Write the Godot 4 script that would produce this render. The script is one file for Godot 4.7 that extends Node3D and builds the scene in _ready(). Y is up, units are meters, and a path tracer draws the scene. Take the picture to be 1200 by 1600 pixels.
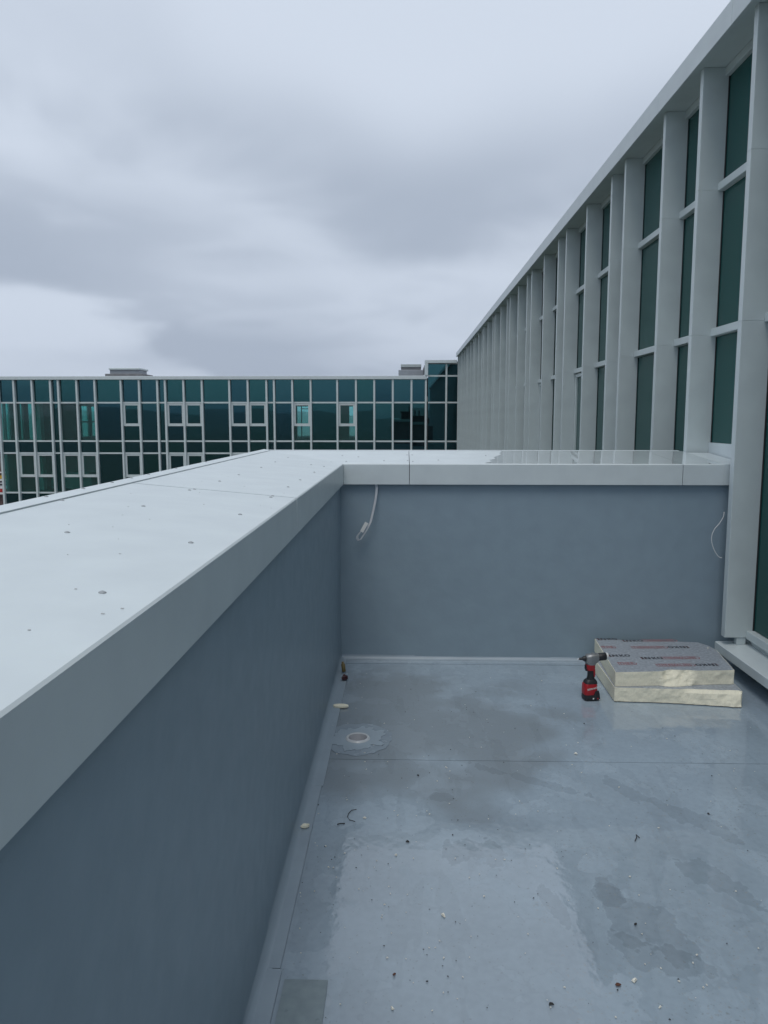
extends Node3D
# Roof terrace between grey parapets, a finned glass block on one side and a glazed wing beyond.

var M := {}
var cam: Camera3D
const FPX := 1200.0

# ---------- camera, sky, sun ----------
func setup_view():
	cam = Camera3D.new(); cam.name = "camera"
	cam.fov = rad_to_deg(2.0 * atan(800.0 / FPX)); cam.near = 0.05; cam.far = 9000.0
	cam.position = Vector3(0, 1.6, 0); cam.rotation_degrees = Vector3(-6.89, 1.516, 0)
	add_child(cam); cam.current = true
	var env := Environment.new()
	env.background_mode = Environment.BG_SKY
	var sky := Sky.new(); var sm := PanoramaSkyMaterial.new()
	sm.panorama = sky_image(); sky.sky_material = sm; env.sky = sky
	env.background_energy_multiplier = 1.0
	env.tonemap_mode = Environment.TONE_MAPPER_LINEAR
	env.tonemap_exposure = 1.0
	env.sdfgi_enabled = true; env.ssao_enabled = true; env.ssil_enabled = true
	env.fog_enabled = true; env.fog_density = 0.00035; env.fog_light_color = Color(0.74, 0.78, 0.84)
	var we := WorldEnvironment.new(); we.name = "world_environment"; we.environment = env; add_child(we)
	var sun := DirectionalLight3D.new(); sun.name = "sun"
	sun.light_energy = 0.42; sun.light_angular_distance = 30.0; sun.light_color = Color(1.0, 0.98, 0.95)
	sun.shadow_enabled = true
	sun.rotation_degrees = Vector3(-66, -14, 0)
	add_child(sun)

func sky_image() -> ImageTexture:
	var w := 1536; var h := 768
	var im := Image.create(w, h, false, Image.FORMAT_RGBF)
	var n1 := FastNoiseLite.new(); n1.seed = 11; n1.noise_type = FastNoiseLite.TYPE_SIMPLEX_SMOOTH
	n1.frequency = 0.42; n1.fractal_type = FastNoiseLite.FRACTAL_FBM; n1.fractal_octaves = 3; n1.fractal_gain = 0.45
	var n2 := FastNoiseLite.new(); n2.seed = 52; n2.noise_type = FastNoiseLite.TYPE_SIMPLEX_SMOOTH
	n2.frequency = 0.62; n2.fractal_type = FastNoiseLite.FRACTAL_FBM; n2.fractal_octaves = 6; n2.fractal_gain = 0.52
	var white := Vector3(0.645, 0.72, 0.835)
	var grey := Vector3(0.415, 0.48, 0.585)
	for j in h:
		var el := PI * (0.5 - (j + 0.5) / h)
		var se := sin(el); var ce := cos(el)
		var below := se < -0.02
		for i in w:
			if below:
				im.set_pixel(i, j, Color(0.30, 0.32, 0.34)); continue
			var az := TAU * (i + 0.5) / w
			var d := Vector3(ce * sin(az), se, ce * cos(az))
			var k := 1.0 / (maxf(se, 0.0) + 0.13)
			var px := d.x * k; var pz := d.z * k
			var wx := 0.5 * n1.get_noise_3d(px * 1.1, 4.0, pz * 1.1); var wz := 0.5 * n1.get_noise_3d(px * 1.1, 9.0, pz * 1.1)
			var a := n1.get_noise_3d(px * 0.62 + 3.1, se * 1.2, pz + 1.7)
			var b := n2.get_noise_3d((px + wx) * 0.85, 2.0 + se, (pz + wz) * 0.85)
			# cloud deck: heavier rolls low in the sky all round, thinner overhead
			var lift := rad_to_deg(el) + 16.0 * n1.get_noise_3d(d.x * 2.6 + 7.0, 0.0, d.z * 2.6) + 9.0 * b
			var roll := exp(-pow((lift - 14.5) / 7.5, 2.0))
			var low := exp(-pow((lift - 3.4) / 2.3, 2.0))
			var t := 0.16 + 0.55 * a + 0.62 * b + 0.76 * roll + 0.52 * low - 0.12 * smoothstep(0.30, 0.55, se)
			t = clampf(t, 0.0, 1.0)
			t = t * t * (3.0 - 2.0 * t)
			var c := white.lerp(grey, t)
			c = c.lerp(Vector3(0.60, 0.67, 0.77), exp(-maxf(se, 0.0) * 30.0) * 0.4)
			im.set_pixel(i, j, Color(c.x, c.y, c.z))
	return ImageTexture.create_from_image(im)

# ---------- small helpers ----------
func ray(x: float, y: float) -> Vector3:
	return cam.basis * Vector3((x - 600.0) / FPX, -(y - 800.0) / FPX, -1.0)
func on_y(x: float, y: float, h: float) -> Vector3:
	var d := ray(x, y); return cam.position + d * ((h - cam.position.y) / d.y)
func on_x(x: float, y: float, v: float) -> Vector3:
	var d := ray(x, y); return cam.position + d * (v / d.x)
func on_z(x: float, y: float, v: float) -> Vector3:
	var d := ray(x, y); return cam.position + d * (v / d.z)
func on_plane(x: float, y: float, p: Plane) -> Vector3:
	var d := ray(x, y); return p.intersects_ray(cam.position, d)

var used := {}
func numbered(s: String) -> String:
	var n: int = used.get(s, 0); used[s] = n + 1
	return s if n == 0 else "%s_%03d" % [s, n]

func thing(called: String, label: String, category: String, group := "", at := Vector3.ZERO) -> Node3D:
	var o := Node3D.new(); o.name = numbered(called); o.position = at
	o.set_meta("label", label); o.set_meta("category", category)
	if group != "": o.set_meta("group", group)
	add_child(o); return o
func tag(o: Node, label: String, category: String, group := ""):
	o.set_meta("label", label); o.set_meta("category", category)
	if group != "": o.set_meta("group", group)

func mesh_node(called: String, mesh: Mesh, mat: Material, parent: Node = null) -> MeshInstance3D:
	var o := MeshInstance3D.new(); o.mesh = mesh; o.material_override = mat
	if parent == null:
		o.name = numbered(called); add_child(o)
	else:
		o.name = called; parent.add_child(o, true)
	return o
func st_new() -> SurfaceTool:
	var st := SurfaceTool.new(); st.begin(Mesh.PRIMITIVE_TRIANGLES); st.set_smooth_group(-1); return st
func put(st: SurfaceTool, called: String, mat: Material, parent: Node = null) -> MeshInstance3D:
	st.generate_normals(); return mesh_node(called, st.commit(), mat, parent)

# a quad whose corners run clockwise seen from its front
func quad(st: SurfaceTool, a: Vector3, b: Vector3, c: Vector3, d: Vector3):
	for v in [a, b, c, a, c, d]: st.add_vertex(v)

var box_cache := {}
# chamfered box shared between alike pieces
func box_mesh(s: Vector3, bev := 0.0) -> Mesh:
	var key := "%.4f_%.4f_%.4f_%.4f" % [s.x, s.y, s.z, bev]
	if box_cache.has(key): return box_cache[key]
	var m: Mesh
	if bev <= 0.0:
		var b := BoxMesh.new(); b.size = s; m = b
	else:
		var st := st_new(); var h := s * 0.5
		var pts := {}
		for sx in [-1, 1]:
			for sy in [-1, 1]:
				for sz in [-1, 1]:
					var c := Vector3(sx * h.x, sy * h.y, sz * h.z)
					pts[[sx, sy, sz]] = [c - Vector3(0, sy * bev, sz * bev), c - Vector3(sx * bev, 0, sz * bev), c - Vector3(sx * bev, sy * bev, 0)]
		var face := func(a, b, c, d, n: Vector3):
			if (b - a).cross(c - a).dot(n) > 0.0: quad(st, a, d, c, b)
			else: quad(st, a, b, c, d)
		for s1 in [-1, 1]:
			face.call(pts[[s1, -1, -1]][0], pts[[s1, 1, -1]][0], pts[[s1, 1, 1]][0], pts[[s1, -1, 1]][0], Vector3(s1, 0, 0))
			face.call(pts[[-1, s1, -1]][1], pts[[1, s1, -1]][1], pts[[1, s1, 1]][1], pts[[-1, s1, 1]][1], Vector3(0, s1, 0))
			face.call(pts[[-1, -1, s1]][2], pts[[1, -1, s1]][2], pts[[1, 1, s1]][2], pts[[-1, 1, s1]][2], Vector3(0, 0, s1))
			for s2 in [-1, 1]:
				face.call(pts[[s1, s2, -1]][0], pts[[s1, s2, 1]][0], pts[[s1, s2, 1]][1], pts[[s1, s2, -1]][1], Vector3(s1, s2, 0))
				face.call(pts[[s1, -1, s2]][0], pts[[s1, 1, s2]][0], pts[[s1, 1, s2]][2], pts[[s1, -1, s2]][2], Vector3(s1, 0, s2))
				face.call(pts[[-1, s1, s2]][1], pts[[1, s1, s2]][1], pts[[1, s1, s2]][2], pts[[-1, s1, s2]][2], Vector3(0, s1, s2))
				for s3 in [-1, 1]:
					var t = pts[[s1, s2, s3]]; var n := Vector3(s1, s2, s3)
					if (t[1] - t[0]).cross(t[2] - t[0]).dot(n) > 0.0: for v in [t[0], t[2], t[1]]: st.add_vertex(v)
					else: for v in t: st.add_vertex(v)
		st.generate_normals(); m = st.commit()
	box_cache[key] = m
	return m
# a box part between two corners
func bx(called: String, a: Vector3, b: Vector3, mat: Material, parent: Node = null, bev := 0.0) -> MeshInstance3D:
	var lo := Vector3(minf(a.x, b.x), minf(a.y, b.y), minf(a.z, b.z)); var hi := Vector3(maxf(a.x, b.x), maxf(a.y, b.y), maxf(a.z, b.z))
	var o := mesh_node(called, box_mesh(hi - lo, bev), mat, parent)
	o.position = (lo + hi) * 0.5
	if parent is Node3D and parent.has_meta("base"): o.position -= parent.get_meta("base")
	return o
func coat() -> Material: return [M.coated, M.coated_b, M.coated_c][tilt_rng.randi() % 3]
var tilt_rng := RandomNumberGenerator.new()
func tilt(o: Node3D, amount: float):
	o.rotation = Vector3(tilt_rng.randfn(0.0, amount * 0.5), tilt_rng.randfn(0.0, amount * 0.5), 0)
# a profile (list of points) carried from one list of points to another; both ends closed; profile given so that it turns clockwise seen from the start end looking to the end
func prism(st: SurfaceTool, s: Array, e: Array):
	var n := s.size()
	var cen := Vector3.ZERO
	for p in s: cen += p / (2.0 * n)
	for p in e: cen += p / (2.0 * n)
	for i in n:
		var j := (i + 1) % n
		out_quad(st, s[i], s[j], e[j], e[i], cen)
	for i in range(1, n - 1):
		out_tri(st, s[0], s[i], s[i + 1], cen); out_tri(st, e[0], e[i], e[i + 1], cen)
func out_tri(st: SurfaceTool, a: Vector3, b: Vector3, c: Vector3, cen: Vector3):
	if (b - a).cross(c - a).dot((a + b + c) / 3.0 - cen) > 0.0: for v in [a, c, b]: st.add_vertex(v)
	else: for v in [a, b, c]: st.add_vertex(v)
func out_quad(st: SurfaceTool, a: Vector3, b: Vector3, c: Vector3, d: Vector3, cen: Vector3):
	out_tri(st, a, b, c, cen); out_tri(st, a, c, d, cen)
# closed loft through rounded sections: each [centre, half_u, half_v, power]
func loft(secs: Array, u: Vector3, v: Vector3, n := 24) -> Mesh:
	var st := SurfaceTool.new(); st.begin(Mesh.PRIMITIVE_TRIANGLES); st.set_smooth_group(0)
	var rings := []
	for s in secs:
		var r := []
		for k in n:
			var a := TAU * k / n
			var p: float = 2.0 / s[3]
			r.append(s[0] + u * (s[1] * signf(cos(a)) * pow(absf(cos(a)), p)) + v * (s[2] * signf(sin(a)) * pow(absf(sin(a)), p)))
		rings.append(r)
	for i in rings.size() - 1:
		var cen: Vector3 = (secs[i][0] + secs[i + 1][0]) * 0.5
		for k in n:
			var l := (k + 1) % n
			out_quad(st, rings[i][k], rings[i][l], rings[i + 1][l], rings[i + 1][k], cen)
	st.set_smooth_group(-1)
	var whole: Vector3 = (secs[0][0] + secs[-1][0]) * 0.5
	for e in [0, -1]:
		for k in n:
			out_tri(st, secs[e][0], rings[e][k], rings[e][(k + 1) % n], whole)
	st.generate_normals(); return st.commit()
# round tube along points
func tube(pts: Array, r: float, n := 8) -> Mesh:
	var st := SurfaceTool.new(); st.begin(Mesh.PRIMITIVE_TRIANGLES); st.set_smooth_group(0)
	var rings := []
	for i in pts.size():
		var t: Vector3 = (pts[mini(i + 1, pts.size() - 1)] - pts[maxi(i - 1, 0)]).normalized()
		var u := t.cross(Vector3(0.31, 0.13, 0.94)).normalized(); var v := t.cross(u)
		var ring := []
		for k in n: ring.append(pts[i] + (u * cos(TAU * k / n) + v * sin(TAU * k / n)) * r)
		rings.append(ring)
	for i in pts.size() - 1:
		for k in n:
			var l := (k + 1) % n
			out_quad(st, rings[i][k], rings[i][l], rings[i + 1][l], rings[i + 1][k], (pts[i] + pts[i + 1]) * 0.5)
	for k in range(1, n - 1):
		out_tri(st, rings[0][0], rings[0][k], rings[0][k + 1], pts[1]); out_tri(st, rings[-1][0], rings[-1][k], rings[-1][k + 1], pts[-2])
	st.generate_normals(); return st.commit()
# lathe about y: profile of [radius, height]
func lathe(prof: Array, n := 32) -> Mesh:
	var st := SurfaceTool.new(); st.begin(Mesh.PRIMITIVE_TRIANGLES); st.set_smooth_group(-1)
	for i in prof.size() - 1:
		var p = prof[i]; var q = prof[i + 1]
		for k in n:
			var a := TAU * k / n; var b := TAU * (k + 1) / n
			var p0 := Vector3(p[0] * cos(a), p[1], p[0] * sin(a)); var p1 := Vector3(p[0] * cos(b), p[1], p[0] * sin(b))
			var q0 := Vector3(q[0] * cos(a), q[1], q[0] * sin(a)); var q1 := Vector3(q[0] * cos(b), q[1], q[0] * sin(b))
			if p[0] > 1e-6: for v in [p0, p1, q1]: st.add_vertex(v)
			if q[0] > 1e-6: for v in [p0, q1, q0]: st.add_vertex(v)
	st.generate_normals(); return st.commit()

# ---------- materials ----------
func noise_tex(seed_: int, freq: float, oct: int, lo: Color, hi: Color, size := 512, normal := false, bump := 4.0) -> NoiseTexture2D:
	var n := FastNoiseLite.new(); n.seed = seed_; n.frequency = freq; n.fractal_octaves = oct; n.noise_type = FastNoiseLite.TYPE_SIMPLEX_SMOOTH
	var t := NoiseTexture2D.new(); t.width = size; t.height = size; t.seamless = true; t.noise = n
	if normal:
		t.as_normal_map = true; t.bump_strength = bump
	else:
		var g := Gradient.new(); g.set_color(0, lo); g.set_color(1, hi); t.color_ramp = g
	return t
func lin(r: float, g: float, b: float) -> Color: return Color(r, g, b).linear_to_srgb()
func paint(called: String, c: Color, rough: float, vary := 0.06, scale := 0.7, seed_ := 1, spec := 0.5) -> StandardMaterial3D:
	var m := StandardMaterial3D.new(); m.resource_name = called
	m.albedo_color = c; m.roughness = 1.0; m.metallic_specular = spec
	m.uv1_triplanar = true; m.uv1_world_triplanar = true; m.uv1_scale = Vector3.ONE * scale
	if vary > 0.0:
		m.albedo_texture = noise_tex(seed_, 0.012, 5, Color(1 - vary, 1 - vary, 1 - vary * 0.9), Color(1, 1, 1))
		m.roughness_texture = noise_tex(seed_ + 50, 0.02, 5, Color.WHITE * (rough * 0.88), Color.WHITE * minf(1.0, rough * 1.12))
		m.roughness_texture_channel = BaseMaterial3D.TEXTURE_CHANNEL_RED
	else: m.roughness = rough
	return m
func plain(called: String, c: Color, rough: float, metal := 0.0) -> StandardMaterial3D:
	var m := StandardMaterial3D.new(); m.resource_name = called; m.albedo_color = c; m.roughness = rough; m.metallic = metal; return m
func glass(called: String, c: Color, ior: float) -> StandardMaterial3D:
	var m := StandardMaterial3D.new(); m.resource_name = called
	c.a = 0.03; m.albedo_color = c; m.roughness = 0.0; m.transparency = BaseMaterial3D.TRANSPARENCY_ALPHA
	m.refraction_enabled = true; m.refraction_scale = (ior - 1.0) / 10.0; return m

func make_materials():
	M.coping = paint("coping paint", lin(0.61, 0.675, 0.69), 0.36, 0.05, 0.6, 3)
	M.frame = paint("facade paint", lin(0.60, 0.67, 0.675), 0.42, 0.05, 0.5, 5)
	M.mullion = M.frame
	M.membrane_wall = paint("wall membrane", lin(0.255, 0.335, 0.395), 0.42, 0.035, 0.9, 7)
	M.membrane_wall.heightmap_enabled = true
	M.membrane_wall.heightmap_texture = noise_tex(77, 0.012, 5, Color.BLACK, Color.WHITE); M.membrane_wall.heightmap_scale = 0.16
	M.cove = paint("cove membrane", lin(0.30, 0.37, 0.43), 0.45, 0.06, 0.7, 9)
	M.drainpatch = paint("drain resin", lin(0.27, 0.33, 0.385), 0.26, 0.08, 1.2, 12)
	M.patch = paint("patch membrane", lin(0.225, 0.285, 0.31), 0.3, 0.10, 3.0, 14)
	M.soffit = M.frame
	M.vent = paint("galvanised grey", lin(0.30, 0.33, 0.36), 0.5, 0.08, 0.5, 15)
	M.screw = plain("screw head", lin(0.36, 0.38, 0.39), 0.4, 0.4)
	M.plastic_white = plain("drain plastic", lin(0.5, 0.53, 0.55), 0.3)
	M.drain_in = plain("drain bowl", lin(0.42, 0.43, 0.46), 0.4)
	M.glass = glass("green glass", lin(0.25, 0.70, 0.65), 1.5)
	M.glass_dark = glass("dark green glass", lin(0.10, 0.34, 0.32), 1.55)
	M.coated = plain("coated blue green glass", lin(0.036, 0.107, 0.12), 0.015, 1.0)
	M.coated_b = plain("coated green glass", lin(0.032, 0.108, 0.110), 0.015, 1.0)
	M.coated_c = plain("coated blue glass", lin(0.030, 0.092, 0.108), 0.02, 1.0)
	M.coated_near = plain("tinted green glass", lin(0.009, 0.072, 0.066), 0.06); M.coated_near.metallic_specular = 0.34
	M.gasket = plain("gasket", lin(0.012, 0.014, 0.016), 0.6)
	M.inner = plain("interior wall", lin(0.62, 0.63, 0.62), 0.8)
	M.inner_dark = plain("interior floor", lin(0.24, 0.245, 0.25), 0.8)
	M.concrete = paint("concrete", lin(0.25, 0.255, 0.26), 0.8, 0.2, 0.4, 17)
	M.foam = paint("foam", lin(0.92, 0.88, 0.70), 0.85, 0.07, 9.0, 19)
	M.foam.heightmap_enabled = true
	M.foam.heightmap_texture = noise_tex(78, 0.05, 5, Color.BLACK, Color.WHITE); M.foam.heightmap_scale = 0.06
	M.foil = paint("foil facing", lin(0.43, 0.475, 0.515), 0.42, 0.22, 6.0, 21); M.foil.metallic = 0.2
	M.print_red = plain("red print", lin(0.27, 0.13, 0.14), 0.5)
	M.print_black = plain("black print", lin(0.02, 0.022, 0.03), 0.5)
	M.red = plain("red plastic", lin(0.36, 0.012, 0.018), 0.35)
	M.black = plain("black rubber", lin(0.016, 0.017, 0.02), 0.5)
	M.cast = paint("cast aluminium", lin(0.33, 0.34, 0.34), 0.42, 0.12, 20.0, 23); M.cast.metallic = 0.6
	M.steel = plain("steel", lin(0.55, 0.57, 0.58), 0.28, 0.9)
	M.white = plain("white plastic", lin(0.72, 0.73, 0.72), 0.45)
	M.foil_strap = plain("strap metal", lin(0.68, 0.71, 0.75), 0.3, 0.35)
	M.crumb = plain("foam crumb", lin(0.75, 0.74, 0.66), 0.8)
	M.grit = plain("dark grit", lin(0.03, 0.03, 0.03), 0.8)
	M.brown = plain("dead leaf", lin(0.09, 0.035, 0.02), 0.7)
	M.brass = plain("olive tube", lin(0.16, 0.12, 0.04), 0.4)
	M.maroon = plain("maroon cap", lin(0.05, 0.008, 0.012), 0.4)
	var w := StandardMaterial3D.new(); w.resource_name = "water film"; w.albedo_color = Color(0.9, 0.95, 1.0, 0.02); w.roughness = 0.02
	w.transparency = BaseMaterial3D.TRANSPARENCY_ALPHA; w.metallic_specular = 0.5; M.water = w
	floor_material()

func floor_material():
	var w := 1024; var h := 1280
	var col := Image.create(w, h, false, Image.FORMAT_RGB8)
	var rgh := Image.create(w, h, false, Image.FORMAT_RGB8)
	var big := FastNoiseLite.new(); big.seed = 5; big.frequency = 1.3; big.fractal_octaves = 4
	var blot := FastNoiseLite.new(); blot.seed = 21; blot.frequency = 2.6; blot.fractal_octaves = 5; blot.fractal_gain = 0.55
	var fine := FastNoiseLite.new(); fine.seed = 33; fine.frequency = 26.0; fine.fractal_octaves = 3
	var streak := FastNoiseLite.new(); streak.seed = 41; streak.frequency = 3.0; streak.fractal_octaves = 4
	var pools := []      # x, z, half length, half width, turn
	for q in [[1010, 1440, 0.20, 0.085, 1.2], [1045, 1500, 0.14, 0.06, 0.5], [955, 1400, 0.07, 0.05, 0.2], [840, 1222, 0.25, 0.035, 0.55], [870, 1420, 0.10, 0.03, 1.3], [1060, 1270, 0.26, 0.05, 0.9], [745, 1330, 0.12, 0.09, 0.3], [1120, 1380, 0.16, 0.05, 1.0], [690, 1245, 0.06, 0.04, 0.0]]:
		var pp := on_y(q[0], q[1], 0.0); pools.append([pp.x, pp.z, q[2], q[3], sin(q[4]), cos(q[4])])
	for j in h:
		var z := -5.1 + 4.7 * (j + 0.5) / h
		for i in w:
			var x := -0.6 + 3.0 * (i + 0.5) / w
			var b := big.get_noise_2d(x, z); var q := blot.get_noise_2d(x, z); var f := fine.get_noise_2d(x, z)
			var s := streak.get_noise_2d(x * 2.4, z * 0.5)
			var c := Vector3(0.285, 0.355, 0.42) * (1.0 + 0.16 * b + 0.06 * f)
			var r := 0.055 + 0.03 * b + 0.02 * f
			# silt left round the outlet where water stands
			var dx := (x - 0.0) / 0.78; var dz := (z + 3.9) / 0.98
			var silt := smoothstep(0.35, -0.45, dx * dx + dz * dz - 0.85 + 0.9 * b + 0.25 * q)
			c = c.lerp(Vector3(0.185, 0.21, 0.228), 0.62 * silt * (0.9 + 0.15 * f))
			# drying blotches with an edge
			var dry := smoothstep(0.16, 0.20, q + 0.35 * b)
			c = c.lerp(c * 1.05, dry); r += 0.17 * dry
			var rim := smoothstep(0.035, 0.0, absf(q + 0.35 * b - 0.17))
			c *= 1.0 - 0.06 * rim
			var damp := smoothstep(0.24, 0.28, s + 0.3 * q)
			c *= 1.0 - 0.055 * damp; r -= 0.02 * damp
			# damp patches with a waterline, where the photograph shows them
			for p in pools:
				var u: float = (x - p[0]) * p[5] + (z - p[1]) * p[4]; var v: float = (z - p[1]) * p[5] - (x - p[0]) * p[4]
				if absf(u) > p[2] * 1.9 or absf(v) > p[3] * 1.9: continue
				var e: float = sqrt(u * u / (p[2] * p[2]) + v * v / (p[3] * p[3])) - 1.0 + 0.75 * q + 0.9 * s + 0.25 * f
				var wet := smoothstep(0.05, -0.03, e)
				c *= 1.0 - 0.12 * wet; r = lerpf(r, 0.03, wet)
				c *= 1.0 + 0.07 * smoothstep(0.09, 0.0, absf(e - 0.06))
			# speckled dirt, more on the walked side
			var sp := fine.get_noise_2d(x * 2.1 + 9.0, z * 2.1)
			var walk := smoothstep(0.1, 1.0, x) * smoothstep(0.0, 0.35, q + 0.2)
			if sp > 0.62 - 0.17 * walk * smoothstep(-0.05, 0.2, b): c = c.lerp(Vector3(0.17, 0.18, 0.17), 0.5); r += 0.06
			if sp < -0.5 and walk > 0.3: c = c.lerp(Vector3(0.30, 0.29, 0.26), 0.4)
			var k := lin(c.x, c.y, c.z)
			col.set_pixel(i, j, k)
			r = clampf(r, 0.03, 0.6); rgh.set_pixel(i, j, Color(r, r, r))
	col.generate_mipmaps(); rgh.generate_mipmaps()
	var m := StandardMaterial3D.new(); m.resource_name = "roof membrane"
	m.albedo_texture = ImageTexture.create_from_image(col)
	m.metallic_specular = 0.66
	m.roughness = 1.0; m.roughness_texture = ImageTexture.create_from_image(rgh); m.roughness_texture_channel = BaseMaterial3D.TEXTURE_CHANNEL_RED
	m.normal_enabled = true; m.normal_scale = 0.05
	var nn := FastNoiseLite.new(); nn.seed = 61; nn.frequency = 0.035; nn.fractal_octaves = 4
	var nt := NoiseTexture2D.new(); nt.width = 1024; nt.height = 1280; nt.noise = nn; nt.as_normal_map = true; nt.bump_strength = 3.0
	m.normal_texture = nt
	M.floor = m

# ---------- terrace ----------
const WX := -0.42     # inner face of the long parapet
const WZ := -5.0      # inner face of the end parapet
const CX := -0.395    # inner edge of the long coping
const CZ := -4.965    # inner edge of the end coping
const CY := 1.313     # height of the inner coping edges
const OX := -1.0      # where the long coping meets its outer lip
const OZ := -5.73
const OY := 1.366
const FX := 2.05      # outer edge of the fins
const GX := 2.228      # outer face of the glass

func sheet(called: String, rects: Array, y: float, th: float, mat: Material, parent: Node) -> MeshInstance3D:
	var st := st_new()
	for r in rects:
		var x0: float = r[0]; var z0: float = r[1]; var x1: float = r[2]; var z1: float = r[3]
		var tri := func(p: Vector3):
			st.set_uv(Vector2((p.x + 0.6) / 3.0, (p.z + 5.1) / 4.7)); st.add_vertex(p)
		for v in [Vector3(x0, y, z0), Vector3(x1, y, z0), Vector3(x1, y, z1), Vector3(x0, y, z0), Vector3(x1, y, z1), Vector3(x0, y, z1)]: tri.call(v)
		var b := y - th
		var edge := func(a: Vector3, c: Vector3):
			for v in [a, c, Vector3(c.x, b, c.z), a, Vector3(c.x, b, c.z), Vector3(a.x, b, a.z)]: tri.call(v)
		edge.call(Vector3(x1, y, z0), Vector3(x0, y, z0)); edge.call(Vector3(x0, y, z1), Vector3(x1, y, z1))
		edge.call(Vector3(x0, y, z0), Vector3(x0, y, z1)); edge.call(Vector3(x1, y, z1), Vector3(x1, y, z0))
	return put(st, called, mat, parent)

func cove(called: String, from: Vector3, to: Vector3, inward: Vector3, r: float, parent: Node):
	var st := SurfaceTool.new(); st.begin(Mesh.PRIMITIVE_TRIANGLES); st.set_smooth_group(1)
	var n := 6; var seg := 40
	var nz := FastNoiseLite.new(); nz.seed = 8; nz.frequency = 5.0
	var P := []
	for s in seg + 1:
		var base := from.lerp(to, s / float(seg)); var row := []
		for k in n + 1:
			var a := PI * 0.5 * k / n
			var rr := r * (1.0 + 0.22 * nz.get_noise_2d(base.x * 2.0 + base.z * 2.0, k * 0.2))
			row.append(base + inward * (rr * (1.0 - sin(a))) + Vector3(0, rr * (1.0 - cos(a)) + 0.0006, 0))
		P.append(row)
	for s in seg:
		for k in n:
			var a: Vector3 = P[s][k]; var b: Vector3 = P[s + 1][k]; var c: Vector3 = P[s + 1][k + 1]; var d: Vector3 = P[s][k + 1]
			if (b - a).cross(c - a).dot(inward + Vector3.UP) > 0.0: quad(st, a, d, c, b)
			else: quad(st, a, b, c, d)
	put(st, called, M.cove, parent)

func build_terrace():
	var f := Node3D.new(); f.name = "terrace_floor"; f.set_meta("kind", "structure"); add_child(f)
	var hx := -0.23; var hz := -3.70; var hh := 0.05
	sheet("membrane_sheet", [[WX, WZ, 2.2, hz - hh], [WX, hz - hh, hx - hh, hz + hh], [hx + hh, hz - hh, 2.2, hz + hh], [WX, hz + hh, 2.2, -3.470]], 0.0, 0.05, M.floor, f)
	sheet("membrane_sheet", [[WX, -3.464, 2.2, -0.9]], 0.001, 0.05, M.floor, f)
	sheet("membrane_sheet", [[WX, -1.0, 2.2, 3.0]], 0.008, 0.0035, M.floor, f)
	# strip turned out from the long wall, with its cut ends
	sheet("lap_strip", [[WX, -4.7, -0.352, -3.19]], 0.0055, 0.005, M.cove, f)
	sheet("lap_strip", [[WX, -3.185, -0.358, -2.06]], 0.0075, 0.003, M.cove, f)
	sheet("lap_strip", [[WX, -2.055, -0.352, 0.4]], 0.0088, 0.003, M.cove, f)
	sheet("lap_strip", [[WX, WZ, 2.2, -4.90]], 0.003, 0.0025, M.floor, f)
	sheet("repair_patch", [[-0.338, -2.015, -0.214, -1.5]], 0.0082, 0.003, M.patch, f)
	cove("wall_cove", Vector3(WX, 0.0035, -4.995), Vector3(WX, 0.009, 2.0), Vector3(1, 0, 0), 0.036, f)
	cove("wall_cove", Vector3(WX + 0.005, 0.003, WZ), Vector3(2.19, 0.003, WZ), Vector3(0, 0, 1), 0.028, f)

func wall_sheets(parent: Node, along_x: bool, cuts: Array):
	for i in cuts.size() - 1:
		var a: float = cuts[i]; var b: float = cuts[i + 1]
		var proud := 0.0015 if i % 2 == 1 else 0.0
		if along_x: bx("wall_sheet", Vector3(a, 0.0, WZ - 0.02), Vector3(b, 1.2, WZ + proud), M.membrane_wall, parent)
		else: bx("wall_sheet", Vector3(WX - 0.02, 0.0, a), Vector3(WX + proud, 1.2, b), M.membrane_wall, parent)

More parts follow.
